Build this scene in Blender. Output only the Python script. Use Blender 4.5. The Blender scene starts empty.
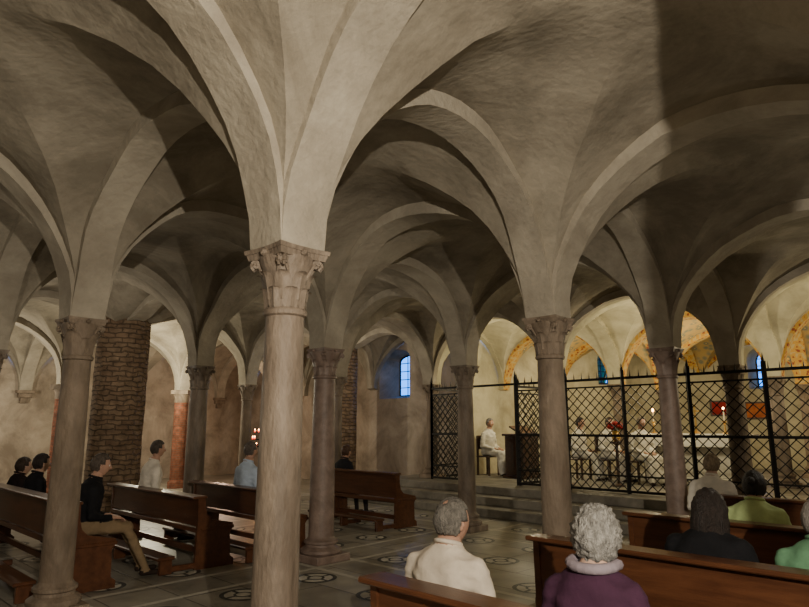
import bpy, bmesh, math, random
from math import sin, cos, pi, radians, sqrt, exp, atan2
from mathutils import Vector, Matrix, noise, Euler
random.seed(7)
scn = bpy.context.scene
COL = scn.collection
# ------------------------------------------------------------------ grid
A0 = Vector((-0.68, 3.54)); U = Vector((2.03, 2.30)); V = Vector((-2.38, 2.36))
LU = U.length; LV = V.length
def G(a, b, z=0.0):
    p = A0 + U*a + V*b
    return Vector((p.x, p.y, z))
GANG = 0.5*(atan2(U.y, U.x) + atan2(V.y, V.x) - pi/2)
FWD = atan2(U.y, U.x) - pi/2      # rotation putting local +y along u

# ------------------------------------------------------------------ materials
def new_mat(name):
    m = bpy.data.materials.new(name); m.use_nodes = True
    nt = m.node_tree; nt.nodes.clear()
    out = nt.nodes.new('ShaderNodeOutputMaterial')
    b = nt.nodes.new('ShaderNodeBsdfPrincipled')
    nt.links.new(b.outputs[0], out.inputs[0])
    return m, nt, b
def noise_mat(name, c1, c2, scale=4, rough=0.85, bump=0.2, detail=6, bscale=None, spec=0.3, lo=0.35, hi=0.65, obj=True, stretch=None, stain=0.0, sscale=0.9):
    m, nt, b = new_mat(name)
    tc = nt.nodes.new('ShaderNodeTexCoord')
    mp = nt.nodes.new('ShaderNodeMapping')
    nt.links.new(tc.outputs['Object'], mp.inputs[0])
    if stretch: mp.inputs['Scale'].default_value = stretch
    n = nt.nodes.new('ShaderNodeTexNoise'); n.inputs['Scale'].default_value = scale; n.inputs['Detail'].default_value = detail
    n.inputs['Roughness'].default_value = 0.62
    nt.links.new(mp.outputs[0], n.inputs['Vector'])
    r = nt.nodes.new('ShaderNodeValToRGB')
    r.color_ramp.elements[0].position = lo; r.color_ramp.elements[0].color = (*c1, 1)
    r.color_ramp.elements[1].position = hi; r.color_ramp.elements[1].color = (*c2, 1)
    nt.links.new(n.outputs['Fac'], r.inputs[0])
    colout = r.outputs[0]
    if stain:
        n3 = nt.nodes.new('ShaderNodeTexNoise'); n3.inputs['Scale'].default_value = sscale; n3.inputs['Detail'].default_value = 12; n3.inputs['Roughness'].default_value = .7
        n3.inputs['Distortion'].default_value = .6
        nt.links.new(mp.outputs[0], n3.inputs['Vector'])
        r3 = nt.nodes.new('ShaderNodeValToRGB'); r3.color_ramp.elements[0].position = .38; r3.color_ramp.elements[0].color = (1-stain, 1-stain*1.03, 1-stain*1.06, 1)
        r3.color_ramp.elements[1].position = .58; r3.color_ramp.elements[1].color = (1, 1, 1, 1)
        nt.links.new(n3.outputs['Fac'], r3.inputs[0])
        mx = nt.nodes.new('ShaderNodeMixRGB'); mx.blend_type = 'MULTIPLY'; mx.inputs[0].default_value = 1
        nt.links.new(colout, mx.inputs[1]); nt.links.new(r3.outputs[0], mx.inputs[2]); colout = mx.outputs[0]
    nt.links.new(colout, b.inputs['Base Color'])
    b.inputs['Roughness'].default_value = rough
    b.inputs['Specular IOR Level'].default_value = spec
    if bump:
        n2 = nt.nodes.new('ShaderNodeTexNoise'); n2.inputs['Scale'].default_value = bscale or scale*5; n2.inputs['Detail'].default_value = 8
        nt.links.new(mp.outputs[0], n2.inputs['Vector'])
        bp = nt.nodes.new('ShaderNodeBump'); bp.inputs['Strength'].default_value = bump; bp.inputs['Distance'].default_value = 0.02
        nt.links.new(n2.outputs['Fac'], bp.inputs['Height']); nt.links.new(bp.outputs[0], b.inputs['Normal'])
    return m
def flat(name, c, rough=0.8, metal=0, emit=None, es=0):
    m, nt, b = new_mat(name)
    b.inputs['Base Color'].default_value = (*c, 1); b.inputs['Roughness'].default_value = rough; b.inputs['Metallic'].default_value = metal
    if emit:
        b.inputs['Emission Color'].default_value = (*emit, 1); b.inputs['Emission Strength'].default_value = es
    return m
def brick_mat(name, c1, c2, mortar, scale, bw, rh, msize=0.02, rough=0.9, uv=True, rot=0, bump=0.6, spec=0.2, nscale=9, wob=0.0, lo=.4):
    m, nt, b = new_mat(name)
    tc = nt.nodes.new('ShaderNodeTexCoord'); mp = nt.nodes.new('ShaderNodeMapping')
    mp.inputs['Rotation'].default_value = (0, 0, rot)
    nt.links.new(tc.outputs['UV' if uv else 'Object'], mp.inputs[0])
    nz = nt.nodes.new('ShaderNodeTexNoise'); nz.inputs['Scale'].default_value = nscale; nz.inputs['Detail'].default_value = 8
    nt.links.new(tc.outputs['Object'], nz.inputs['Vector'])
    src = mp.outputs[0]
    if wob:
        nw = nt.nodes.new('ShaderNodeTexNoise'); nw.inputs['Scale'].default_value = 5; nw.inputs['Detail'].default_value = 3
        nt.links.new(tc.outputs['Object'], nw.inputs['Vector'])
        ma = nt.nodes.new('ShaderNodeVectorMath'); ma.operation = 'MULTIPLY_ADD'; ma.inputs[1].default_value = (wob, wob, wob)
        nt.links.new(nw.outputs['Color'], ma.inputs[0]); nt.links.new(mp.outputs[0], ma.inputs[2]); src = ma.outputs[0]
    br = nt.nodes.new('ShaderNodeTexBrick'); br.inputs['Scale'].default_value = scale
    br.inputs['Brick Width'].default_value = bw; br.inputs['Row Height'].default_value = rh; br.inputs['Mortar Size'].default_value = msize
    br.inputs['Mortar Smooth'].default_value = 0.8
    br.inputs['Color1'].default_value = (*c1, 1); br.inputs['Color2'].default_value = (*c2, 1); br.inputs['Mortar'].default_value = (*mortar, 1)
    nt.links.new(src, br.inputs['Vector'])
    mx = nt.nodes.new('ShaderNodeMixRGB'); mx.blend_type = 'MULTIPLY'; mx.inputs[0].default_value = 0.85
    rp = nt.nodes.new('ShaderNodeValToRGB'); rp.color_ramp.elements[0].position = 0.3; rp.color_ramp.elements[0].color = (lo, lo, lo, 1); rp.color_ramp.elements[1].position = 0.7
    nt.links.new(nz.outputs['Fac'], rp.inputs[0])
    nt.links.new(br.outputs['Color'], mx.inputs[1]); nt.links.new(rp.outputs[0], mx.inputs[2])
    nt.links.new(mx.outputs[0], b.inputs['Base Color'])
    b.inputs['Roughness'].default_value = rough; b.inputs['Specular IOR Level'].default_value = spec
    bp = nt.nodes.new('ShaderNodeBump'); bp.inputs['Strength'].default_value = bump; bp.inputs['Distance'].default_value = 0.03; bp.invert = True
    nt.links.new(br.outputs['Fac'], bp.inputs['Height']); nt.links.new(bp.outputs[0], b.inputs['Normal'])
    return m

M_plaster = noise_mat('vault_plaster', (0.265, 0.232, 0.180), (0.37, 0.33, 0.262), 1.6, 0.95, 0.6, 9, 14, 0.1, 0.3, 0.7, stain=.40, sscale=.8)
M_band = noise_mat('arch_plaster', (0.32, 0.283, 0.225), (0.44, 0.395, 0.318), 2.2, 0.95, 0.6, 9, 16, 0.1, 0.3, 0.7, stain=.25, sscale=1.1)
M_choirpl = noise_mat('choir_plaster', (0.42, 0.38, 0.265), (0.56, 0.515, 0.37), 1.8, 0.95, 0.2, 8, 20, 0.1, stain=.25)
M_wall = noise_mat('wall_plaster', (0.32, 0.26, 0.20), (0.45, 0.385, 0.31), 1.1, 0.95, 0.4, 9, 12, 0.1, 0.3, 0.7, stain=.4)
M_stoneA = noise_mat('column_marble', (0.15, 0.113, 0.083), (0.31, 0.25, 0.195), 4, 0.6, 0.5, 12, 40, 0.4, 0.3, 0.7, stretch=(1, 1, 0.35), stain=.45, sscale=3)
M_stoneB = noise_mat('column_sandstone', (0.16, 0.12, 0.085), (0.30, 0.235, 0.175), 5, 0.7, 0.5, 12, 45, 0.3, 0.3, 0.7, stretch=(1, 1, 0.4), stain=.4, sscale=3)
M_stoneC = noise_mat('column_pink_stone', (0.18, 0.125, 0.10), (0.28, 0.21, 0.175), 6, 0.5, 0.2, 10, 60, 0.4, 0.3, 0.7, stain=.3, sscale=4)
M_pier = brick_mat('pier_masonry', (0.22, 0.145, 0.095), (0.29, 0.205, 0.135), (0.18, 0.13, 0.09), 1.0, 0.26, 0.095, 0.014, wob=.14, bump=1.0, nscale=7, lo=.42)
M_brick = brick_mat('column_brick', (0.30, 0.11, 0.065), (0.22, 0.085, 0.05), (0.19, 0.13, 0.095), 1.0, 0.22, 0.06, 0.008, wob=.01)
M_wood = noise_mat('pew_wood', (0.052, 0.018, 0.008), (0.12, 0.046, 0.020), 3.0, 0.33, 0.08, 8, 30, 0.5, 0.3, 0.7, stretch=(0.6, 5, 5))
M_darkwood = noise_mat('dark_wood', (0.035, 0.018, 0.010), (0.08, 0.038, 0.02), 3.0, 0.4, 0.08, 8, 30, 0.5, 0.3, 0.7, stretch=(0.6, 5, 5))
M_iron = flat('wrought_iron', (0.012, 0.011, 0.010), 0.55, 0.6)
M_steps = noise_mat('step_stone', (0.16, 0.145, 0.12), (0.28, 0.26, 0.215), 3, 0.6, 0.15, stain=.25)
M_marble = noise_mat('altar_marble', (0.50, 0.48, 0.42), (0.72, 0.70, 0.64), 5, 0.4, 0.05)
M_linen = noise_mat('altar_linen', (0.72, 0.70, 0.64), (0.82, 0.80, 0.75), 5, 0.9, 0.05)
M_gold = flat('gilded_brass', (0.75, 0.48, 0.14), 0.3, 1.0)
M_red = noise_mat('red_cloth', (0.22, 0.012, 0.012), (0.38, 0.025, 0.02), 4, 0.8, 0.1)
M_orange = noise_mat('orange_panel', (0.28, 0.055, 0.015), (0.46, 0.15, 0.035), 6, 0.7, 0.1)
M_wax = flat('candle_wax', (0.8, 0.72, 0.55), 0.5)
M_flame = flat('candle_flame', (1, 0.5, 0.2), 0.5, 0, (1.0, 0.45, 0.14), 30)
M_redglass = flat('votive_glass', (0.6, 0.03, 0.02), 0.2, 0, (1.0, 0.12, 0.05), 3)
M_paper = flat('paper', (0.8, 0.78, 0.7), 0.8)
M_leaf = flat('leaf_green', (0.04, 0.12, 0.03), 0.7)
M_tile = brick_mat('floor_stone', (0.25, 0.23, 0.185), (0.37, 0.345, 0.285), (0.10, 0.09, 0.075), 1.0, 1.1, 0.62, 0.012, 0.36, False, -atan2(V.y, V.x), 0.25, 0.5, 3, lo=.5)
M_inlay = noise_mat('floor_inlay_dark', (0.03, 0.034, 0.032), (0.06, 0.065, 0.06), 8, 0.4, 0.05)
M_inlayl = noise_mat('floor_inlay_light', (0.40, 0.375, 0.31), (0.56, 0.53, 0.45), 8, 0.4, 0.05)
M_glass = flat('window_lead', (0.02, 0.02, 0.025), 0.6, 0.5)

def fresco_mat():
    m, nt, b = new_mat('fresco_web')
    tc = nt.nodes.new('ShaderNodeTexCoord')
    v = nt.nodes.new('ShaderNodeTexVoronoi'); v.inputs['Scale'].default_value = 5
    nt.links.new(tc.outputs['Object'], v.inputs['Vector'])
    r = nt.nodes.new('ShaderNodeValToRGB')
    r.color_ramp.elements[0].position = 0.12; r.color_ramp.elements[0].color = (0.65, 0.40, 0.10, 1)
    r.color_ramp.elements[1].position = 0.2; r.color_ramp.elements[1].color = (0.13, 0.16, 0.13, 1)
    e = r.color_ramp.elements.new(0.55); e.color = (0.42, 0.28, 0.10, 1)
    nt.links.new(v.outputs['Distance'], r.inputs[0]); nt.links.new(r.outputs[0], b.inputs['Base Color'])
    b.inputs['Roughness'].default_value = 0.9
    return m
def fresco_band_mat():
    m, nt, b = new_mat('fresco_band')
    tc = nt.nodes.new('ShaderNodeTexCoord')
    v = nt.nodes.new('ShaderNodeTexVoronoi'); v.inputs['Scale'].default_value = 9; v.distance = 'CHEBYCHEV'
    nt.links.new(tc.outputs['Object'], v.inputs['Vector'])
    r = nt.nodes.new('ShaderNodeValToRGB'); r.color_ramp.interpolation = 'CONSTANT'
    r.color_ramp.elements[0].position = 0; r.color_ramp.elements[0].color = (0.24, 0.06, 0.025, 1)
    r.color_ramp.elements[1].position = 0.24; r.color_ramp.elements[1].color = (0.50, 0.28, 0.05, 1)
    e = r.color_ramp.elements.new(0.52); e.color = (0.46, 0.35, 0.15, 1)
    nt.links.new(v.outputs['Distance'], r.inputs[0]); nt.links.new(r.outputs[0], b.inputs['Base Color'])
    b.inputs['Roughness'].default_value = 0.9
    return m
M_fres = fresco_mat(); M_fresb = fresco_band_mat()

# ------------------------------------------------------------------ helpers
def mesh_obj(name, verts, faces, mats, midx=None, smooth=None, parent=None, uvs=None):
    me = bpy.data.meshes.new(name)
    me.from_pydata([tuple(v) for v in verts], [], faces)
    for m in (mats if isinstance(mats, (list, tuple)) else [mats]): me.materials.append(m)
    if midx: me.polygons.foreach_set('material_index', midx)
    if uvs:
        ul = me.uv_layers.new(name='UVMap')
        for l in me.loops: ul.data[l.index].uv = uvs[l.vertex_index]
    me.update()
    if smooth is not None:
        me.polygons.foreach_set('use_smooth', [True]*len(me.polygons))
        if smooth < 180: me.set_sharp_from_angle(angle=radians(smooth))
    o = bpy.data.objects.new(name, me); COL.objects.link(o)
    if parent: o.parent = parent
    return o
def empty(name, loc=(0, 0, 0), rz=0):
    e = bpy.data.objects.new(name, None); e.empty_display_size = 0.1; COL.objects.link(e)
    e.location = loc; e.rotation_euler = (0, 0, rz); return e
CUBE_F = [(0, 3, 2, 1), (4, 5, 6, 7), (0, 1, 5, 4), (1, 2, 6, 5), (2, 3, 7, 6), (3, 0, 4, 7)]
ICO = {}
def ico(sub):
    if sub not in ICO:
        bm = bmesh.new(); bmesh.ops.create_icosphere(bm, subdivisions=sub, radius=1); bm.verts.index_update()
        ICO[sub] = ([v.co.copy() for v in bm.verts], [tuple(v.index for v in f.verts) for f in bm.faces]); bm.free()
    return ICO[sub]
class Geo:
    def __init__(s): s.v = []; s.f = []; s.m = []
    def add(s, v, f, m=0):
        o = len(s.v); s.v += [Vector(x) for x in v]; s.f += [tuple(i+o for i in q) for q in f]; s.m += [m]*len(f)
    def box(s, x0, x1, y0, y1, z0, z1, m=0, bev=0.0, mat=None):
        if not bev:
            vs = [Vector(p) for p in ((x0, y0, z0), (x1, y0, z0), (x1, y1, z0), (x0, y1, z0), (x0, y0, z1), (x1, y0, z1), (x1, y1, z1), (x0, y1, z1))]
            if mat: vs = [mat @ p for p in vs]
            s.add(vs, CUBE_F, m); return
        bm = bmesh.new(); bmesh.ops.create_cube(bm, size=1)
        for v in bm.verts: v.co = Vector((x0+(v.co.x+.5)*(x1-x0), y0+(v.co.y+.5)*(y1-y0), z0+(v.co.z+.5)*(z1-z0)))
        bmesh.ops.bevel(bm, geom=bm.edges[:], offset=bev, segments=1, affect='EDGES')
        if mat: bmesh.ops.transform(bm, matrix=mat, verts=bm.verts)
        s.bm(bm, m)
    def bm(s, bm, m=0):
        bm.verts.ensure_lookup_table(); bm.verts.index_update()
        s.add([v.co.copy() for v in bm.verts], [tuple(v.index for v in f.verts) for f in bm.faces], m); bm.free()
    def bar(s, p0, p1, w, m=0, w2=None):
        p0 = Vector(p0); p1 = Vector(p1); d = p1-p0; L = d.length
        q = d.to_track_quat('Z', 'Y').to_matrix().to_4x4()
        s.box(-w/2, w/2, -(w2 or w)/2, (w2 or w)/2, 0, L, m, 0, Matrix.Translation(p0) @ q)
    def lathe(s, prof, n=24, c=(0, 0, 0), m=0, sq=0):
        vs = []; fs = []
        for (r, z) in prof:
            for i in range(n):
                t = 2*pi*i/n; vs.append((c[0]+r*cos(t), c[1]+r*sin(t), c[2]+z))
        for j in range(len(prof)-1):
            for i in range(n):
                k = (i+1) % n; fs.append((j*n+i, j*n+k, (j+1)*n+k, (j+1)*n+i))
        fs.append(tuple(range(n-1, -1, -1))); fs.append(tuple((len(prof)-1)*n+i for i in range(n)))
        s.add(vs, fs, m)
    def ball(s, c, r, m=0, sub=2, sc=(1, 1, 1)):
        v, f = ico(sub)
        s.add([(c[0]+p.x*r*sc[0], c[1]+p.y*r*sc[1], c[2]+p.z*r*sc[2]) for p in v], f, m)
    def capsule(s, p0, r0, p1, r1, m=0, n=14, flat=1.0):
        p0 = Vector(p0); p1 = Vector(p1); d = (p1-p0); L = d.length; q = d.to_track_quat('Z', 'Y')
        prof = [(r0*sin(t), -r0*cos(t)) for t in [0.15, 0.5, 0.9, 1.3]] + [(r0+(r1-r0)*t, L*t) for t in (0, .25, .5, .75, 1)] + [(r1*cos(t), L+r1*sin(t)) for t in [0.3, 0.7, 1.1, 1.42]]
        vs = []; 
        for (r, z) in prof:
            for i in range(n):
                a = 2*pi*i/n; vs.append(p0 + q @ Vector((r*cos(a), r*sin(a)*flat, z)))
        fs = []
        for j in range(len(prof)-1):
            for i in range(n):
                k = (i+1) % n; fs.append((j*n+i, j*n+k, (j+1)*n+k, (j+1)*n+i))
        fs.append(tuple(range(n-1, -1, -1))); fs.append(tuple((len(prof)-1)*n+i for i in range(n)))
        s.add(vs, fs, m)
    def obj(s, name, mats, smooth=None, parent=None):
        return mesh_obj(name, s.v, s.f, mats, s.m, smooth, parent)

def ev_mesh(o):
    dg = bpy.context.evaluated_depsgraph_get(); dg.update()
    me = bpy.data.meshes.new_from_object(o.evaluated_get(dg)); return me
def remesh(g, voxel, it=4):
    me = bpy.data.meshes.new('tmp'); me.from_pydata([tuple(v) for v in g.v], [], g.f); me.update()
    o = bpy.data.objects.new('tmp', me); COL.objects.link(o)
    m = o.modifiers.new('r', 'REMESH'); m.mode = 'VOXEL'; m.voxel_size = voxel; m.use_smooth_shade = True
    if it:
        s = o.modifiers.new('s', 'SMOOTH'); s.iterations = it; s.factor = .5
    r = ev_mesh(o); bpy.data.objects.remove(o); bpy.data.meshes.remove(me)
    return r
def segd(p, a, b):
    ab = b-a; t = max(0, min(1, (p-a).dot(ab)/max(1e-9, ab.length_squared))); return (p-(a+ab*t)).length, t
# ------------------------------------------------------------------ people
def make_hand(sx):
    g = Geo()
    g.capsule((0, -.03, 0), .026, (0, .02, 0), .027)
    for x in (-.027, -.009, .009, .027): g.capsule((x*.6, .01, 0), .016, (x, .085, -.002), .0115)
    L = {-.028: (.030, .022, .018), -.0095: (.038, .026, .02), .0095: (.035, .024, .019), .028: (.026, .018, .016)}
    for x, ls in L.items():
        p = Vector((x, .088, 0)); ang = -.25; r = .0092
        for k, l in enumerate(ls):
            q = p+Vector((x*.10, l*cos(ang), l*sin(ang))); g.capsule(p, r, q, r*.92, n=10); p = q; r *= .92; ang -= .38
    p = Vector((-.026, .02, -.004)); q = p+Vector((-.028, .032, -.008)); w = q+Vector((-.010, .032, -.008)); g.capsule(p, .015, q, .0115, n=10); g.capsule(q, .0115, w, .009, n=10)
    for v in g.v: v.x *= sx
    if sx < 0: g.f = [tuple(reversed(f)) for f in g.f]
    me = remesh(g, .0042, 2); return me
HANDS = {1: make_hand(1), -1: make_hand(-1)}
skin_mats = {}
def skinmat(c):
    if c not in skin_mats: skin_mats[c] = noise_mat('skin_%d' % len(skin_mats), tuple(x*.88 for x in c), c, 12, .55, .05)
    return skin_mats[c]
cl_mats = {}
def cloth(c):
    if c not in cl_mats: cl_mats[c] = noise_mat('cloth_%d' % len(cl_mats), tuple(x*.8 for x in c), c, 9, .9, .25, 6, 30, .15)
    return cl_mats[c]
M_eye = flat('eye_white', (.8, .8, .78), .3); M_iris = flat('iris', (.06, .03, .02), .2); M_lip = flat('lips', (.45, .18, .15), .5)
def headpt(x, y, z):
    ax = abs(x)
    px, py, pz = .077*x, .098*y, .119*z
    if z < 0:
        px *= 1-.30*(-z)**1.4
        if y < 0: py *= 1-.42*(-z)**1.2
        else: py *= 1-.10*(-z)**2
    if y > 0:
        py -= .006*max(0, 1-ax*1.6)*(1 if z > .2 else .4)
        py += .026*exp(-(x/.13)**2)*exp(-((z+.22)/.15)**2) + .010*exp(-(x/.10)**2)*exp(-((z+.02)/.14)**2)
        py -= .010*exp(-((ax-.36)/.15)**2-((z-.03)/.10)**2)
        py += .005*exp(-((ax-.3)/.25)**2-((z-.17)/.07)**2)
        py += .006*exp(-(x/.26)**2)*(exp(-((z+.50)/.045)**2)+exp(-((z+.60)/.05)**2))
        py += .008*exp(-(x/.3)**2-((z+.85)/.15)**2)
    return Vector((px, py, pz))
def make_head(par, loc, rot, skin, haircol, style, sc=1.0):
    h = empty('head', loc); h.parent = par; h.rotation_euler = rot; h.scale = (sc, sc, sc)
    NU, NV = 56, 40; vs = []; fs = []; mi = []; dirs = []
    for j in range(NV+1):
        ph = pi*j/NV
        for i in range(NU):
            t = 2*pi*i/NU; d = (sin(ph)*cos(t), sin(ph)*sin(t), cos(ph)); dirs.append(d); vs.append(headpt(*d))
    for j in range(NV):
        for i in range(NU):
            q = (j*NU+i, (j+1)*NU+i, (j+1)*NU+(i+1) % NU, j*NU+(i+1) % NU); fs.append(q)
            d = dirs[q[0]]; mi.append(1 if (d[1] > .5 and abs(d[0]) < .26 and -.62 < d[2] < -.46) else 0)
    mesh_obj('face', vs, fs, [skin, M_lip], mi, 180, h)
    g = Geo()
    for s in (-1, 1):
        g.ball((s*.029, .077, .004), .0135, 1); g.ball((s*.029, .0865, .004), .0055, 2, 1)
        g.ball((s*.077, -.004, -.008), .032, 0, 2, (.32, .62, 1)); g.ball((s*.083, .004, -.006), .016, 0, 1, (.5, .7, 1.1))
    g.capsule((0, -.012, -.16), .052, (0, -.014, -.06), .054, 0, 16)
    g.obj('neck_ears_eyes', [skin, M_eye, M_iris], 180, h)
    hv = []; 
    th = {'short': .012, 'thin': .009, 'curly': .024, 'long': .022, 'bun': .014}[style]
    amp = {'short': .005, 'thin': .004, 'curly': .017, 'long': .009, 'bun': .003}[style]
    fr = {'short': 45, 'thin': 60, 'curly': 44, 'long': 26, 'bun': 25}[style]
    crown = Vector((0, -.52, .85)).normalized()
    for d in dirs:
        p = headpt(*d); D = Vector(d)
        n_ = abs(noise.noise(p*fr)) * amp*1.8 + noise.noise(p*fr*2.5)*amp*.5
        t_ = th+n_
        if style == 'thin':
            cd = (D-crown).length + noise.noise(D*8)*.08
            t_ = (th+n_)*max(0.0, min(1, (cd-.16)/.25))-.0005
        if style == 'long' and d[2] < .1 and d[1] < .35:
            k = min(1, (.1-d[2])/.9)
            p = Vector((p.x*(1+.45*k), min(p.y, .02)*(1+.2*k)-.01*k, p.z-.17*k))
            if d[2] < -.6: p = Vector((D.x*.12, -.055+D.y*.06, p.z))
        hv.append(p+D*t_)
    hf = []
    for q in fs:
        d = dirs[q[0]]; x, y, z = d
        nn = noise.noise(Vector(d)*9)*.10
        if style in ('short', 'thin', 'bun'): keep = (z > .52 + .12*max(0, y)) or (y < .28 and z > .12) or (y < -.12 and z > -.42+nn)
        elif style == 'curly': keep = (z > .5) or (y < .35 and z > -.2) or (y < -.05 and z > -.62)
        else: keep = (z > .48) or (y < .30)
        if keep: hf.append(q)
    o = mesh_obj('hair', hv, hf, noise_mat('hair', tuple(c*.4 for c in haircol), haircol, 60, .55, .8, 6, 160, .4, stretch=(1, 1, .4)), None, 180, h)
    sd = o.modifiers.new('s', 'SOLIDIFY'); sd.thickness = min(th*.95, .012); sd.offset = -1
    if style == 'bun':
        gg = Geo(); gg.ball((0, -.115, .05), .035, 0, 3); gg.obj('hair_bun', o.data.materials[0], 180, h)
    return h
def seated(name, loc, face, H=1.30, top=(.7, .7, .65), pants=(.03, .03, .035), skin=(.50, .31, .22), hair=(.1, .08, .06), style='short', sleeve='long', lean=.04, w=1.0, headrot=(0, 0, 0), shoe=(.03, .02, .015), robe=False, foot=.06, collar=None, z=0, vox=.018, chair=False, ft=1.0):
    K = (H-.5)/.80
    def Z(zz): return .5+(zz-.5)*K if zz > .5 else zz
    def Y(zz): return lean*max(0, zz-.5)/.5
    g = Geo(); bones = []
    rings = [(.465, .10, .08, .0), (.48, .155, .115, 0), (.54, .178, .135, 0), (.62, .168, .128, 0), (.70, .158, .118, 0), (.80, .168, .120, -.005), (.88, .180, .118, -.012), (.94, .176, .108, -.018), (.985, .140, .090, -.02), (1.02, .096, .070, -.018), (1.05, .064, .060, -.012), (1.10, .050, .052, -.005)]
    n = 28; vs = []
    for (zz, rx, ry, yc) in rings:
        for i in range(n):
            t = 2*pi*i/n; c_, s_ = cos(t), sin(t)
            sx_ = abs(c_)**.85*(1 if c_ > 0 else -1); sy_ = abs(s_)**.9*(1 if s_ > 0 else -1)
            vs.append((rx*w*sx_, yc+Y(zz)+ry*w*sy_, Z(zz)))
    fs = [(j*n+i, j*n+(i+1) % n, (j+1)*n+(i+1) % n, (j+1)*n+i) for j in range(len(rings)-1) for i in range(n)]
    fs += [tuple(range(n-1, -1, -1)), tuple((len(rings)-1)*n+i for i in range(n))]
    g.add(vs, fs)
    bones.append((Vector((0, 0, Z(.60))), Vector((0, Y(.95), Z(.95))), .13*w, 0))
    bones.append((Vector((-.08, 0, .50)), Vector((.08, 0, .50)), .12, 1))
    hands = []
    for s in (-1, 1):
        sh = Vector((s*.165*w, Y(.95)-.015, Z(.935))); el = Vector((s*.235*w, Y(.7)+.01, Z(.68))); wr = Vector((s*.115, .26, .645))
        g.capsule(sh, .060*w, el, .046*w); g.capsule(el, .045*w, wr, .030)
        g.capsule(sh, .055*w, (s*.06, Y(1.0)-.015, Z(.99)), .05)
        bones.append((sh, el, .05*w, 0)); bones.append((el, wr, .037, 0 if sleeve == 'long' else 3))
        hp = Vector((s*.085, .02, .555)); kn = Vector((s*.12, .44, .53)); an = Vector((s*.125, .44+foot, .09))
        r1 = .086*w if not robe else .09
        g.capsule(hp, r1, kn, .062 if not robe else .08); g.capsule(kn, .060 if not robe else .08, an, .042 if not robe else .07)
        bones.append((hp, kn, .075, 1)); bones.append((kn, an, .052 if not robe else .07, 1))
        g.capsule(an+Vector((0, -.03, -.050)), .036, an+Vector((s*.02, .16, -.053)), .033, flat=.9)
        bones.append((an+Vector((0, -.03, -.052)), an+Vector((s*.02, .16, -.055)), .036, 2))
        dv = (wr-el).normalized(); hands.append((s, wr+dv*.03))
    if robe: g.capsule((0, .44, .50), .09, (0, .50, .14), .11)
    me = remesh(g, vox, 4)
    e = empty(name, (loc[0], loc[1], z), face)
    for s, hl in hands:
        ho = bpy.data.objects.new('hand_%s' % ('r' if s > 0 else 'l'), HANDS[s].copy()); COL.objects.link(ho); ho.parent = e
        ho.data.materials.clear(); ho.data.materials.append(skinmat(skin))
        ho.location = hl; ho.rotation_euler = Euler((-.12, 0, s*.35))
    cs = []
    zneck = Z(1.055)
    for p in me.polygons:
        c = p.center
        if c.z > zneck and abs(c.x) < .08: cs.append(3); continue
        if c.z > Z(.76): cs.append(0); continue
        if c.z < .40 and c.z > .14: cs.append(1); continue
        best = 9; tag = 0
        for (a_, b_, r_, t_) in bones:
            if a_.x*c.x < -.02 and abs(a_.x) > .05: continue
            d_, tt = segd(c, a_, b_); d_ -= r_
            if d_ < best: best = d_; tag = t_
        if c.z < .455 and c.z > .10 and tag == 0: tag = 1
        cs.append(tag)
    for v in me.vertices:
        c = v.co
        if .12 < c.z < Z(1.04):
            f = noise.noise(Vector((c.x*9, c.y*9, c.z*5)))*.012 + (1-abs(noise.noise(Vector((c.x*8+c.z*5, c.y*9, c.z*14)))*2.2))*.011-.005
            if c.z < .49: f = min(0, f)
            v.co += v.normal*f
    for m in (cloth(top), cloth(pants), cloth(shoe), skinmat(skin)): me.materials.append(m)
    me.polygons.foreach_set('material_index', cs); me.polygons.foreach_set('use_smooth', [True]*len(cs)); me.update()
    o = bpy.data.objects.new('body', me); COL.objects.link(o); o.parent = e
    cg = Geo(); prev = None
    for i in range(21):
        t = 2*pi*i/20+.0; rr = (.066, .064) if not collar else (.10, .085)
        pnt = Vector((rr[0]*cos(t), Y(1.06)-.012+rr[1]*sin(t), Z(1.055)-.018*sin(t)))
        if collar and sin(t) < 0: pnt.y -= .02; pnt.z -= .03*(-sin(t))
        if prev is not None: cg.capsule(prev, .012 if not collar else .024, pnt, .012 if not collar else .024, n=8)
        prev = pnt
    cg.obj('collar', cloth(collar or top), 180, e)
    make_head(e, (0, Y(1.12)+.02, H-.129), headrot, skinmat(skin), hair, style)
    if chair:
        cgeo = Geo()
        cgeo.box(-.22, .22, -.2, .2, .43, .465, 0, .01)
        for sx in (-.19, .19):
            for sy in (-.17, .17): cgeo.box(sx-.022, sx+.022, sy-.022, sy+.022, 0, .44 if sy > 0 else .95, 0, .004)
        cgeo.box(-.2, .2, -.185, -.155, .62, .95, 0, .006)
        ch = cgeo.obj('wooden_chair', M_darkwood); ch.location = (loc[0], loc[1], z); ch.rotation_euler = (0, 0, face)
    return e
side = atan2(-V.y, -V.x)-pi/2
seated('man_in_cream_shirt', (.20, 3.42), FWD+.05, 1.24, (.56, .49, .40), (.10, .09, .08), (.38, .22, .155), (.17, .155, .135), 'thin', 'long', .05, 1.08, (-.05, 0, -.25), vox=.014)
seated('woman_in_purple_jacket', (.80, 2.91), FWD+.1, 1.24, (.055, .022, .045), (.03, .03, .04), (.5, .33, .25), (.36, .345, .32), 'curly', 'long', .08, 1.0, (-.1, 0, 0), collar=(.26, .22, .25), vox=.014)
seated('woman_in_black', (1.84, 4.06), FWD, 1.21, (.010, .010, .012), (.01, .01, .012), (.4, .25, .18), (.022, .014, .011), 'long', 'long', .08, 1.12, (-.1, 0, 0), vox=.016)
seated('woman_in_green_top', (2.27, 3.64), FWD, 1.21, (.12, .26, .15), (.03, .03, .04), (.5, .33, .25), (.33, .30, .27), 'short', 'short', .06, 1.0, vox=.016)
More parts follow.
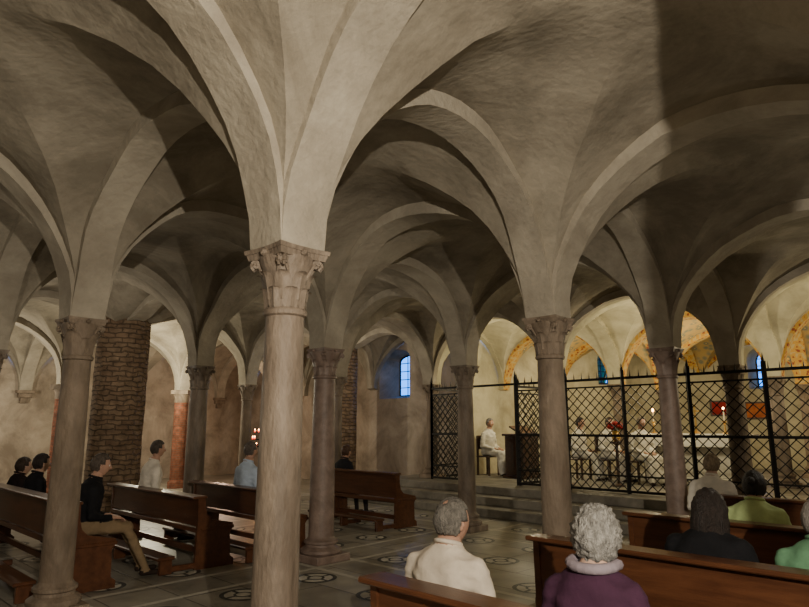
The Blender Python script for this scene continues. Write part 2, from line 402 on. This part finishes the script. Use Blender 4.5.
seated('woman_in_lime_shirt', (2.84, 5.35), FWD, 1.25, (.42, .52, .24), (.03, .03, .04), (.4, .25, .18), (.02, .017, .015), 'bun', 'short', .05, 1.05)
seated('man_in_white_shirt', (3.55, 7.56), FWD, 1.30, (.72, .68, .60), (.05, .05, .06), (.5, .33, .25), (.35, .27, .18), 'short', 'short', .04, 1.1)
seated('man_in_dark_suit', (-3.46, 7.08), FWD-.25, 1.32, (.012, .012, .014), (.24, .17, .10), (.48, .28, .2), (.12, .09, .07), 'short', 'long', .10, 1.08, (-.1, 0, -.1), foot=.22)
seated('man_in_dark_coat', (-4.75, 8.35), FWD, 1.27, (.012, .012, .015), (.02, .02, .022), (.45, .28, .2), (.03, .02, .018), 'short', 'long', .05)
seated('woman_in_dark_coat', (-5.30, 8.90), FWD, 1.2, (.018, .012, .012), (.02, .02, .022), (.45, .28, .2), (.05, .03, .02), 'short', 'long', .05)
seated('man_in_ivory_shirt', (-3.68, 9.34), FWD-.2, 1.42, (.78, .72, .62), (.04, .04, .045), (.48, .28, .2), (.10, .08, .065), 'short', 'long', .08, 1.15)
seated('man_in_blue_shirt', (-2.27, 9.37), FWD, 1.40, (.52, .62, .76), (.04, .04, .06), (.48, .28, .2), (.16, .13, .11), 'short', 'short', .03, 1.12)
seated('woman_in_dark_dress', (-1.14, 12.02), FWD, 1.28, (.02, .02, .025), (.03, .025, .025), (.48, .28, .2), (.10, .05, .03), 'short', 'short', .05)
for (nm, x, y, fc, hr, hs) in (('priest_in_white_robe', 2.06, 16.0, side, (.3, .28, .26), 'short'), ('monk_in_white_robe', 3.95, 14.7, side, (.03, .02, .02), 'short'), ('monk_in_white_robe', 4.50, 14.3, side-.3, (.05, .03, .02), 'thin'), ('monk_in_white_robe', 4.95, 13.55, side-.6, (.25, .2, .15), 'short')):
    seated(nm, (x, y), fc, 1.38, (.76, .73, .65), (.76, .73, .65), (.48, .28, .2), hr, hs, 'long', .05, 1.15, robe=True, z=.45, vox=.02, chair=True)

# ------------------------------------------------------------------ vaulted ceiling
WB = 0.155; SPR = 2.60; RISE = 1.40; NS = 22
PIERS = [G(1, 3), G(3, 3), G(-1, 3)]
def samples(L):
    half = L/2-WB; e = 0.002
    xs = [0, WB*0.5, WB] + [L/2-(half-e)*cos(pi*i/NS) for i in range(NS+1)] + [L-WB, L-WB*0.5, L]
    ts = [None]*3 + [abs(cos(pi*i/NS)) for i in range(NS+1)] + [None]*3
    return xs, ts
cv = []; cf = []; cm = []
def cell(a0, a1, b0, b1, mw, mb, mb2=None):
    La = LU*(a1-a0); Lb = LV*(b1-b0)
    sa, ta = samples(La); sb, tb = samples(Lb); o = len(cv); nb = len(sb)
    for x, tx in zip(sa, ta):
        for y, ty in zip(sb, tb):
            if tx is None and ty is None: z = 0
            elif ty is None: z = RISE*sqrt(max(0, 1-tx*tx))
            elif tx is None: z = RISE*sqrt(max(0, 1-ty*ty))
            else:
                t = min(tx, ty)*.978
                z = (RISE+.12)*sqrt(1-t*t) + 0.10*sin(pi*x/La)*sin(pi*y/Lb)
            p = G(a0+(a1-a0)*x/La, b0+(b1-b0)*y/Lb)
            k = min(1, z/0.4)
            nz = noise.noise(Vector((p.x*1.3, p.y*1.3, 1.7)))*0.04 + noise.noise(Vector((p.x*3.5, p.y*3.5, 5.7)))*0.012
            jx = noise.noise(Vector((p.x*1.1, p.y*1.1, z*1.5+9)))*0.05; jy = noise.noise(Vector((p.x*1.1, p.y*1.1, z*1.5+29)))*0.05
            for pc in PIERS:
                dd = (p-pc).length
                if dd < 2.2: z += (1.4-min(z, 1.4))*.75*exp(-(dd/.75)**2)
            cv.append((p.x+jx*k, p.y+jy*k, SPR+z+nz*k))
    for i in range(len(sa)-1):
        for j in range(nb-1):
            q = (o+i*nb+j, o+i*nb+j+1, o+(i+1)*nb+j+1, o+(i+1)*nb+j)
            band = i < 3 or j < 3 or i >= len(sa)-4 or j >= nb-4
            m = mb if band else mw
            if mb2 is not None and i >= len(sa)-4: m = mb2
            if i == j: cf.extend([(q[0], q[1], q[2]), (q[0], q[2], q[3])]); cm.extend([m, m])
            elif i+j == nb-2: cf.extend([(q[0], q[1], q[3]), (q[1], q[2], q[3])]); cm.extend([m, m])
            else: cf.append(q); cm.append(m)
for a in range(-3, 6):
    for b in range(-3, 5):
        if a >= 3 and b >= 2: continue
        if a >= 4: cell(a, a+1, b, b+1, 3, 4)
        elif a == 3: cell(a, a+1, b, b+1, 2, 2, 4)
        else: cell(a, a+1, b, b+1, 0, 1)
AE = 3.42
for b in (2, 3, 4): cell(3, AE, b, b+1, 0, 1)
ceiling = mesh_obj('ceiling', cv, cf, [M_plaster, M_band, M_choirpl, M_fres, M_fresb], cm, 28)

# ------------------------------------------------------------------ floor + platform
fl = mesh_obj('floor', [(-26, -14, 0), (26, -14, 0), (26, 34, 0), (-26, 34, 0)], [(0, 1, 2, 3)], M_tile)
def prism(geo, pts, z0, z1, m=0):
    n = len(pts)
    vs = [(p.x, p.y, z0) for p in pts] + [(p.x, p.y, z1) for p in pts]
    fs = [tuple(range(n, 2*n))] + [tuple(range(n-1, -1, -1))] + [(i, (i+1) % n, n+(i+1) % n, n+i) for i in range(n)]
    geo.add(vs, fs, m)
g = Geo()
for k, (ae, z) in enumerate([(2.44, .15), (2.58, .30), (2.72, .45)]):
    bb = 2.42-0.06*k
    prism(g, [G(ae, -2.97), G(AE-.03, -2.97), G(AE-.03, bb), G(ae, bb)], z-.15+.001, z)
prism(g, [G(AE-.03, -2.9), G(4.5, -2.4), G(5.38, -1.75), G(5.85, -.8), G(5.95, 0), G(5.95, .75), G(5.55, 1.45), G(4.97, 1.9), G(AE-.03, 1.95)], 0, .45)
o = g.obj('floor_choir_platform', M_steps)
bv = o.modifiers.new('b', 'BEVEL'); bv.width = 0.012; bv.segments = 2
g = Geo()
def ring(cx, cy, r0, r1, z, m, n=40):
    vs = []; 
    for i in range(n):
        t = 2*pi*i/n; vs += [(cx+r0*cos(t), cy+r0*sin(t), z), (cx+r1*cos(t), cy+r1*sin(t), z)]
    g.add(vs, [(2*i, 2*i+1, (2*i+3) % (2*n), (2*i+2) % (2*n)) for i in range(n)], m)
def strip(p, q, w, z, m):
    d = (q-p).normalized(); n = Vector((-d.y, d.x, 0))*w/2
    g.add([p-n+Vector((0, 0, z)), q-n+Vector((0, 0, z)), q+n+Vector((0, 0, z)), p+n+Vector((0, 0, z))], [(0, 1, 2, 3)], m)
for a in range(-1, 3):
    for b in range(-2, 4):
        for (s, t) in ((.5, .5), (.5, .2), (.2, .5), (.8, .5), (.5, .8), (.22, .2), (.8, .2), (.22, .8), (.8, .8)):
            if a+s > 2.3: continue
            c = G(a+s, b+t); R = 0.23
            ring(c.x, c.y, 0, R, 0.0015, 1); ring(c.x, c.y, R*.80, R, 0.003, 0); ring(c.x, c.y, R*.30, R*.42, 0.003, 0)
            for k in range(4):
                t2 = GANG+k*pi/2
                strip(c+Vector((cos(t2), sin(t2), 0))*R*.42, c+Vector((cos(t2), sin(t2), 0))*R*.80, .035, 0.003, 0)
for b in range(-2, 5):
    for off in (-.09, .09): strip(G(-2, b+off), G(2.42, b+off), .07, 0.002, 1)
for a in range(-2, 3):
    for off in (-.1, .1): strip(G(a+off, -2), G(a+off, 4.9), .07, 0.0022, 1)
g.obj('floor_inlay', [M_inlay, M_inlayl])

# ------------------------------------------------------------------ walls
def wall(name, p, q, mat, wins=(), H=4.35, th=0.55, side=1, kk=.72):
    p = Vector(p); q = Vector(q); d = q-p; L = d.length; d.normalize(); n = Vector((-d.y, d.x, 0))*side
    gg = Geo()
    def P(x, z, dep=0): return p + d*x - n*dep + Vector((0, 0, z))
    ws = sorted(wins)
    x = 0
    for (x0, x1, z0, z1) in ws:
        gg.add([P(x, 0), P(x0, 0), P(x0, H), P(x, H)], [(0, 1, 2, 3)])
        gg.add([P(x0, 0), P(x1, 0), P(x1, z0), P(x0, z0)], [(0, 1, 2, 3)])
        w = x1-x0; N = 10; hr = w/2*(.35 if w > .9 else 1); cz = z1-hr
        arc = [(x0+w/2-w/2*cos(pi*i/N), cz+hr*sin(pi*i/N)) for i in range(N+1)]
        for i in range(N):
            (xa, za), (xb, zb) = arc[i], arc[i+1]
            gg.add([P(xa, za), P(xb, zb), P(xb, H), P(xa, H)], [(0, 1, 2, 3)])
        cx = (x0+x1)/2; k = kk
        outline = [(x0, z0), (x0, cz)] + arc[1:-1] + [(x1, cz), (x1, z0)]
        inn = [P(a_, b_) for a_, b_ in outline]
        zc = (z0+z1)/2
        outl = [(cx+(a_-cx)*k, zc+(b_-zc)*0.86) for a_, b_ in outline]
        out = [P(a_, b_, th) for a_, b_ in outl]
        m = len(inn)
        gg.add(inn+out, [(i, (i+1) % m, m+(i+1) % m, m+i) for i in range(m)])
        wg = Geo()
        ox0 = min(a_ for a_, b_ in outl); ox1 = max(a_ for a_, b_ in outl); oz0 = min(b_ for a_, b_ in outl); oz1 = max(b_ for a_, b_ in outl)
        for i in range(m): wg.bar(P(*outl[i], th-.02), P(*outl[(i+1) % m], th-.02), .05)
        nv = 2 if w < .9 else 3
        for i in range(1, nv): xx = ox0+(ox1-ox0)*i/nv; wg.bar(P(xx, oz0, th-.03), P(xx, oz1, th-.03), .028)
        nh = 5
        for i in range(1, nh): zz = oz0+(oz1-oz0)*i/nh; wg.bar(P(ox0, zz, th-.03), P(ox1, zz, th-.03), .022)
        global WN
        WN += 1
        wg.obj('window_%d' % WN, M_glass)
        x = x1
    gg.add([P(x, 0), P(L, 0), P(L, H), P(x, H)], [(0, 1, 2, 3)])
    return gg.obj(name, mat)
WN = 0
wall('wall_left', G(-3, 5), G(AE, 5), M_wall, side=-1)
endL = (G(AE, 2)-G(AE, 5)).length
wx = endL*(5-2.75)/3
wall('wall_end', G(AE, 5), G(AE, 2), M_wall, [(wx-.62, wx+.60, 2.40, 3.78)], side=-1, th=.75, kk=.8)
PA = [(AE, 2), (4.3, 2.0), (5.0, 1.95), (5.6, 1.5), (6.0, .8), (6.0, 0), (5.9, -.8), (5.4, -1.8), (4.6, -2.4), (AE, -3)]
names = ['choir_side', 'choir_side_b', 'apse_north', 'apse_a', 'apse_b', 'apse_c', 'apse_d', 'apse_e', 'apse_f']
for i in range(len(PA)-1):
    p = G(*PA[i]); q = G(*PA[i+1]); L = (q-p).length; w = []
    if i == 2: w = [(L*.68-.33, L*.68+.33, 2.9, 4.0)]
    if i == 4: w = [(L*.42-.36, L*.42+.36, 2.7, 3.9)]
    wall('wall_'+names[i], p, q, M_choirpl, w, side=-1)
wall('wall_right', G(AE, -3), G(-3, -3), M_wall, side=-1)
wall('wall_back', G(-3, -3), G(-3, 5), M_wall, side=-1)

# ------------------------------------------------------------------ columns
def column_mesh(key, z0, r, mat, style):
    g = Geo(); H = SPR-z0
    hp = .09
    g.box(-r*1.75, r*1.75, -r*1.75, r*1.75, 0, hp, 0, .008)
    g.lathe([(r*1.6, hp), (r*1.72, hp+.02), (r*1.72, hp+.05), (r*1.5, hp+.07), (r*1.3, hp+.085), (r*1.28, hp+.11), (r*1.42, hp+.125), (r*1.42, hp+.15), (r*1.22, hp+.165), (r*1.08, hp+.19), (r*1.06, hp+.2)], 28)
    ct = H-.36
    sh = []
    for i in range(13):
        t = i/12; z = hp+.19+(ct-hp-.19)*t
        sh.append((r*(1.06-.15*t+.02*sin(pi*t)), z))
    g.lathe(sh, 28)
    rt = r*.91
    g.lathe([(rt, ct-.03), (rt*1.13, ct-.02), (rt*1.16, ct-.002), (rt*1.1, ct+.014), (rt, ct+.02)], 28)
    ab = .170
    g.lathe([(rt*.98, ct+.01), (rt*1.02, ct+.10), (rt*1.15, ct+.2), (rt*1.4, ct+.27), (rt*1.5, ct+.31)], 28)
    def leaf(ang, zb, h, w, out, curl):
        vs = []; fs = []; n = 8; mcols = [-1, -.55, 0, .55, 1]
        for i in range(n+1):
            t = i/n
            rr = rt+.006+out*(t**1.7)
            zz = zb+h*t
            if t > .75: zz = zb+h*(.75+(t-.75)*.6) - curl*((t-.75)/.25)**2; rr += curl*.7*(t-.75)/.25
            ww = w*(0.8+.3*sin(pi*min(1, t*1.1)))*(1 if t < .7 else 1-.65*((t-.7)/.3)**1.5)
            for c in mcols:
                rad = rr+.009*(1-abs(c))*(1.0)-.005*(abs(c) == .55)
                an = ang+c*ww/rr/2*(1+.10*(i % 2))
                vs.append((rad*cos(an), rad*sin(an), zz))
        k = len(mcols)
        for i in range(n):
            for j in range(k-1): fs.append((i*k+j, i*k+j+1, (i+1)*k+j+1, (i+1)*k+j))
        g.add(vs, fs)
    if style == 0:
        for i in range(8): leaf(i*pi/4+pi/8, ct+.015, .14, .088, .022, .016)
        for i in range(8): leaf(i*pi/4, ct+.06, .19, .088, .045, .018)
    else:
        for i in range(4): leaf(i*pi/2+pi/4, ct+.015, .26, .14, .070, .02)
        for i in range(4): leaf(i*pi/2, ct+.015, .19, .13, .025, .015)
    for i in range(4):
        an = pi/4+i*pi/2; R = rt*1.35+.028
        c = Vector((R*cos(an), R*sin(an), ct+.272))
        for sgn in (-1, 1):
            tn = Vector((-sin(an), cos(an), 0))*sgn*.014
            prev = None
            for k in range(13):
                th = k/12*3.0*pi; rr = .032*(1-k/12*.8)
                pnt = c+tn*(1+k/12*.9)+Vector((cos(an), sin(an), 0))*rr*cos(th-1.2)+Vector((0, 0, 1))*rr*sin(th-1.2)
                if prev is not None: g.bar(prev, pnt, .014)
                prev = pnt
            g.capsule(c-Vector((cos(an), sin(an), 0))*.07+tn*2.6+Vector((0, 0, -.11)), .008, c+tn+Vector((0, 0, .025)), .012, n=8)
        g.ball(c, .026, 0, 1)
        an2 = i*pi/2
        g.ball((rt*1.5*cos(an2), rt*1.5*sin(an2), ct+.325), .024, 0, 1)
    N = 9
    for (k0, k1, s0, s1) in ((ct+.300, ct+.335, .92, .98), (ct+.335, ct+.36, 1.02, 1.04)):
        vs = []
        for (z, s) in ((k0, s0), (k1, s1)):
            for e in range(4):
                for i in range(N):
                    t = -1+2*i/N; y = t*ab*s; x = ab*s*(1-.10*(1-t*t))
                    c_, s_ = cos(e*pi/2), sin(e*pi/2); vs.append((x*c_-y*s_, x*s_+y*c_, z))
        n4 = 4*N
        g.add(vs, [(i, (i+1) % n4, n4+(i+1) % n4, n4+i) for i in range(n4)]+[tuple(range(n4-1, -1, -1)), tuple(range(n4, 2*n4))])
    me_o = g.obj('stone_column', mat, 40)
    return me_o
cache = {}
def column(a, b, r=.125, mat=None, style=0):
    z0 = .45 if (a > 2.72 and b < 2.3) else 0.0
    mat = mat or M_stoneA
    key = (z0, r, mat.name, style)
    if key in cache:
        o = bpy.data.objects.new('stone_column', cache[key]); COL.objects.link(o)
    else:
        o = column_mesh(key, z0, r, mat, style); cache[key] = o.data
    o.location = G(a, b, z0); o.rotation_euler = (0, 0, GANG)
def pier(a, b, r, mat, h=4.3, name='masonry_pier', cap=False):
    n = 48; nz = 80; vs = []; uv = []; fs = []
    for j in range(nz+1):
        z = h*j/nz
        for i in range(n+1):
            t = 2*pi*i/n
            rr = r*(1+.035*noise.noise(Vector((cos(t)*2.2, sin(t)*2.2, z*2.5+a)))+.022*noise.noise(Vector((cos(t)*9, sin(t)*9, z*12+a))))+ (.05 if z < .2 else 0)
            vs.append((rr*cos(t), rr*sin(t), z)); uv.append((t*r, z))
    for j in range(nz):
        for i in range(n): fs.append((j*(n+1)+i, j*(n+1)+i+1, (j+1)*(n+1)+i+1, (j+1)*(n+1)+i))
    o = mesh_obj(name, vs, fs, mat, None, 60, None, uv); o.location = G(a, b, .45 if (a > 2.72 and b < 2.3) else 0)
    if cap:
        g2 = Geo(); g2.lathe([(r*1.02, h-.04), (r*1.12, h), (r*1.1, h+.1), (r*1.35, h+.2)], 24); g2.box(-r*1.3, r*1.3, -r*1.3, r*1.3, h+.18, h+.3, 0, .01)
        c = g2.obj('capital', M_stoneB, 40, o)
    return o
mats = {(0, 0): (M_stoneA, .118, 0), (0, 1): (M_stoneB, .128, 1), (1, 0): (M_stoneB, .128, 0), (1, 1): (M_stoneC, .148, 0), (2, 0): (M_stoneC, .125, 1), (2, 1): (M_stoneA, .135, 0), (1, 2): (M_stoneA, .15, 0), (3, 0): (M_stoneB, .15, 0)}
for a in range(-2, 6):
    for b in range(-2, 5):
        if a > 3 and (b > 1 or b < -1): continue
        if (a, b) in ((1, 3), (3, 3), (-1, 3)): continue
        if b == 4 and a in (1, 2): continue
        m, r, s = mats.get((a, b), (M_stoneB if (a+b) % 2 else M_stoneA, .13, (a*3+b) % 2))
        column(a, b, r, m, s)
pier(1, 3, .50, M_pier); pier(3, 3, .42, M_pier); pier(-1, 3, .5, M_pier)
for a in (1, 2): pier(a, 4, .18, M_brick, 2.3, 'brick_column', True)
gk = Geo()
for a in range(-2, 4):
    c = G(a, 5); 
    for (k, z0_, z1_) in ((.10, 2.25, 2.4), (.17, 2.4, 2.52), (.22, 2.52, 2.6)):
        gk.box(-k, k, -k, k, z0_, z1_, 0, .01, Matrix.Translation(c) @ Matrix.Rotation(GANG, 4, 'Z'))
gk.obj('wall_corbel', M_stoneB)

# ------------------------------------------------------------------ grille
g = Geo()
def grille(p, q, z0, z1, npan):
    d = q-p; L = d.length; d.normalize()
    def P(x, z): return p+d*x+Vector((0, 0, z))
    mid = z0+1.0
    for z in (z0+.04, mid, z1-.02): g.bar(P(0, z), P(L, z), .045)
    g.bar(P(0, z1-.16), P(L, z1-.16), .028)
    g.bar(P(0, z0+.3), P(L, z0+.3), .028)
    for i in range(npan+1):
        x = L*i/npan; g.bar(P(x, z0), P(x, z1+.12), .055)
        tip = P(x, z1+.12); g.add([tip+Vector((.03, 0, 0)), tip+Vector((0, .03, 0)), tip-Vector((.03, 0, 0)), tip-Vector((0, .03, 0)), tip+Vector((0, 0, .14))], [(0, 1, 4), (1, 2, 4), (2, 3, 4), (3, 0, 4)])
    n = int(L/.16)
    for i in range(n):
        x = L*(i+.5)/n; tip = P(x, z1)
        g.add([tip+Vector((.014, 0, 0)), tip+Vector((0, .014, 0)), tip-Vector((.014, 0, 0)), tip-Vector((0, .014, 0)), tip+Vector((0, 0, .13))], [(0, 1, 4), (1, 2, 4), (2, 3, 4), (3, 0, 4)])
    s = .18; za = z0+.04; zb = z1-.16; h = zb-za
    x = -h
    while x < L:
        for sg in (1, -1):
            x0, x1_ = (x, x+h) if sg == 1 else (x+h, x)
            dx = x1_-x0
            ta = (0-x0)/dx; tb = (L-x0)/dx
            lo, hi = min(ta, tb), max(ta, tb); t0 = max(0, lo); t1 = min(1, hi)
            if t1-t0 > .01: g.bar(P(x0+dx*t0, za+h*t0), P(x0+dx*t1, za+h*t1), .014)
        x += s
grille(G(2.92, 1.94), G(2.92, 1.59), .45, 2.5, 1)
grille(G(2.92, 1.24), G(2.92, -2.6), .45, 2.5, 11)
grille(G(2.93, 1.235), G(3.26, 1.20), .45, 2.45, 1)     # open gate leaf
g.bar(G(2.92, 1.6, 2.48), G(2.92, 1.23, 2.48), .045)
grille(G(AE-.02, 1.94), G(2.92, 1.94), .45, 2.5, 1)
g.obj('iron_grille', M_iron)

# ------------------------------------------------------------------ pews
def pew(p0, p1, name='wooden_pew', mat=None, T=.84):
    p0 = Vector((*p0, 0)); p1 = Vector((*p1, 0)); d = p1-p0; L = d.length
    g = Geo()
    pr = [(-.06, 0), (.43, 0), (.43, .07), (.38, .11), (.37, .38), (.41, .43), (.40, .48), (.30, .50), (.12, .54), (.06, .60), (.035, .70), (.03, T), (-.06, T), (-.05, .5), (-.06, .12)]
    for x in (0, L-.045):
        n = len(pr); vs = [(x, y, z) for y, z in pr]+[(x+.045, y, z) for y, z in pr]
        g.add(vs, [tuple(range(n)), tuple(range(2*n-1, n-1, -1))]+[(i, n+i, n+(i+1) % n, (i+1) % n) for i in range(n)])
    g.box(.03, L-.03, -.045, -.015, .47, T, 0, .004)
    g.box(.03, L-.03, -.05, -.01, .40, .455, 0, .004)
    g.box(-.02, L+.02, -.13, .045, T, T+.03, 0, .008)
    g.box(-.01, L+.01, -.015, .42, .42, .457, 0, .008)
    g.box(.03, L-.03, .33, .36, .33, .42, 0, .004)
    g.box(.03, L-.03, .16, .20, .10, .17, 0, .004)
    g.box(0, L, -.50, -.30, .15, .185, 0, .008)
    nb = 3
    for i in range(nb):
        x = (L-.05)*i/(nb-1)
        g.box(x, x+.05, -.47, -.33, 0, .15, 0, .005); g.box(x, x+.05, -.34, -.04, .02, .08, 0, .005)
    o = g.obj(name, mat or M_wood)
    o.location = p0; o.rotation_euler = (0, 0, atan2(d.y, d.x))
    return o
def line(sum_, x0, x1): return ((x0, sum_-x0), (x1, sum_-x1))
pew(*line(3.30, -.13, 1.75))
pew(*line(5.57, .93, 3.1))
pew(*line(7.92, 2.02, 4.0))
pew(*line(10.80, 3.5, 5.2))
pew(*line(3.30, -5.9, -3.25))
pew(*line(5.33, -4.2, -2.35), T=.78)
pew(*line(6.78, -3.15, -1.55), T=.78)
pew(*line(10.55, -1.35, -.10))

# ------------------------------------------------------------------ choir furniture
def place(o, x, y, z, rz): o.location = (x, y, z); o.rotation_euler = (0, 0, rz)
g = Geo()
g.box(-.38, .38, -.3, .3, 0, .06, 0, .01); g.box(-.33, .33, -.25, .25, .06, .95, 0, .01)
for i in range(3): g.box(-.30+i*.21, -.12+i*.21, -.27, -.25, .15, .85, 0, .01)
g.box(-.38, .38, -.3, .3, .95, 1.0, 0, .01)
g.box(-.33, .33, -.02, .02, 0, .36, 0, .005, Matrix.Translation((0, .2, 1.0)) @ Matrix.Rotation(radians(62), 4, 'X'))
g.box(-.2, .2, -.04, -.02, .05, .33, 1, .003, Matrix.Translation((0, .2, 1.02)) @ Matrix.Rotation(radians(62), 4, 'X'))
place(g.obj('reading_desk', [M_darkwood, M_paper]), 2.76, 15.22, .45, side)
g = Geo()
g.box(-1.2, 1.2, -.5, .5, 0, .12, 0, .01); g.box(-1.0, 1.0, -.38, .38, .12, .92, 0, .01)
for i in range(3): g.box(-.92+i*.64, -.36+i*.64, -.40, -.38, .22, .82, 0, .02)
g.box(-1.15, 1.15, -.5, .5, .92, 1.0, 0, .012); g.box(-1.17, 1.17, -.52, .52, 1.0, 1.012, 1); g.box(-1.17, 1.17, -.525, -.515, .75, 1.012, 1)
for x in (-.9, -.6, .6, .9):
    g.lathe([(.06, 1.01), (.06, 1.03), (.02, 1.05), (.015, 1.2), (.03, 1.22), (.015, 1.24), (.045, 1.27), (.045, 1.28)], 14, (x, .1, 0), 2)
    g.lathe([(.014, 1.28), (.014, 1.5)], 10, (x, .1, 0), 3); g.ball((x, .1, 1.535), .026, 4, 1, (1, 1, 1.7))
g.bar((0, .15, 1.0), (0, .15, 1.65), .03, 2); g.bar((-.15, .15, 1.5), (.15, .15, 1.5), .03, 2); g.lathe([(.09, 1.01), (.09, 1.03), (.03, 1.07)], 14, (0, .15, 0), 2)
place(g.obj('altar', [M_marble, M_linen, M_gold, M_wax, M_flame]), 6.3, 14.0, .45, FWD)
g = Geo()
g.lathe([(.13, 0), (.13, .03), (.03, .06), (.03, .8), (.12, .84), (.12, .87)], 16, m=0); g.lathe([(.05, .87), (.09, .95), (.07, 1.05), (.09, 1.08)], 16, m=1)
for i in range(22):
    t = i*2.4; r = .16*sqrt(i/22); z = 1.12+.12*(1-i/22)+.02*sin(i*3)
    g.bar((0, 0, 1.04), (r*cos(t), r*sin(t), z), .008, 2); g.ball((r*cos(t), r*sin(t), z), .038, 3, 1)
place(g.obj('red_flower_arrangement', [M_darkwood, M_gold, M_leaf, M_red]), 4.25, 12.95, .45, 0)
g = Geo()
for i in range(4):
    x = i*.72
    g.box(x, x+.05, 0, .55, 0, 1.3, 0, .01); g.box(x+.05, x+.72, .03, .45, .42, .46, 0, .01); g.box(x+.05, x+.72, .0, .04, .46, 1.55, 0, .008)
    g.box(x+.12, x+.65, .035, .05, .75, 1.4, 1, .01); g.ball((x+.025, .52, 1.34), .05)
g.box(2.88, 2.93, 0, .55, 0, 1.3, 0, .01); g.box(-.03, 2.96, -.02, .18, 1.55, 1.62, 0, .012); g.box(0, 2.93, .42, .45, 0, .42)
place(g.obj('choir_stall', [M_wood, M_darkwood]), 8.7, 13.2, .45, side+.4)
def framed(name, p, q, t, z0, w, h, mat):
    p = G(*p); q = G(*q); d = (q-p).normalized(); n = Vector((d.y, -d.x, 0)); c = p.lerp(q, t)+n*.04
    g = Geo(); g.box(-w/2, w/2, -.02, .02, 0, h, 0); 
    for (x0, x1, za, zb) in ((-w/2-.05, w/2+.05, -.05, 0), (-w/2-.05, w/2+.05, h, h+.05), (-w/2-.05, -w/2, 0, h), (w/2, w/2+.05, 0, h)): g.box(x0, x1, -.035, .035, za, zb, 1, .005)
    o = g.obj(name, [mat, M_darkwood]); o.location = (c.x, c.y, z0); o.rotation_euler = (0, 0, atan2(d.y, d.x))
framed('red_wall_panel', (5.6, 1.5), (6, .8), .96, 1.98, .45, .36, M_red)  # framed red panel hung on the apse wall
framed('devotional_painting', (6, .8), (6, 0), .40, 1.88, .85, .40, M_orange)
g = Geo()
g.lathe([(.16, 0), (.16, .02), (.03, .05), (.02, .1), (.02, 1.3)], 16)
for k, zz in enumerate((1.1, 1.28, 1.46)):
    r = .26-.06*k
    g.lathe([(r, zz), (r, zz+.015), (r-.02, zz+.015), (r-.02, zz)], 24); g.bar((-r, 0, zz), (r, 0, zz), .014); g.bar((0, -r, zz), (0, r, zz), .014)
    for i in range(6-k):
        t = 2*pi*i/(6-k); x, y = (r-.01)*cos(t), (r-.01)*sin(t)
        g.lathe([(.018, zz+.015), (.023, zz+.06), (.020, zz+.06), (.016, zz+.03)], 10, (x, y, 0), 1)
        g.ball((x, y, zz+.08), .012, 2, 1, (1, 1, 1.8))
place(g.obj('votive_candle_stand', [M_iron, M_redglass, M_flame]), -3.82, 17.0, 0, 0)

# ------------------------------------------------------------------ lights
def point(loc, e, col=(1, .9, .76), r=.04):
    l = bpy.data.lights.new('point_light', 'POINT'); l.energy = e; l.color = col; l.shadow_soft_size = r
    o = bpy.data.objects.new('point_light', l); COL.objects.link(o); o.location = loc; return o
W = (1, .90, .735)
point((.9, -1.2, 2.45), 1120, W, .03)
def gp(a, b, z, e, c=W, r=.05): point(G(a, b, z), e, c, r)
gp(-.5, 1.5, 2.5, 28)  # fill added to brighten the left cells, no fixture of its own
gp(1.5, 1.5, 3.1, 16)  # added fill for the middle cell
gp(.5, 2.5, 3.1, 32)  # added fill for the vault further left
gp(1.5, -.6, 1.9, 14)  # low fill added so the people in the right pews show
gp(1.6, 3.7, 2.6, 240, (1, .90, .64))
gp(.3, 4.2, 2.4, 200, (1, .91, .72))
gp(2.6, 4.2, 2.2, 65, (1, .66, .45))
gp(2.5, 2.6, 3.1, 38)
CH = (1, .86, .55)
gp(3.5, .5, 2.9, 90, CH); gp(3.5, -.7, 2.9, 120, CH); gp(3.45, 1.5, 2.8, 85, CH)
gp(4.6, .6, 2.8, 115, CH); gp(4.6, -.7, 2.8, 110, CH); gp(4.6, 1.5, 2.8, 70, CH)
point((-3.82, 17.0, 1.75), 10, (1, .4, .15), .1)

w = bpy.data.worlds.new('world'); scn.world = w; w.use_nodes = True
bg = w.node_tree.nodes['Background']; bg.inputs[0].default_value = (.02, .25, 1.0, 1); bg.inputs[1].default_value = 4.5

cam = bpy.data.cameras.new('camera'); cam.sensor_width = 36; cam.lens = 631/809*36; cam.clip_start = .05
co = bpy.data.objects.new('camera', cam); COL.objects.link(co)
co.location = (0, 0, 1.6); co.rotation_euler = (radians(90+11.1), 0, 0)
scn.camera = co
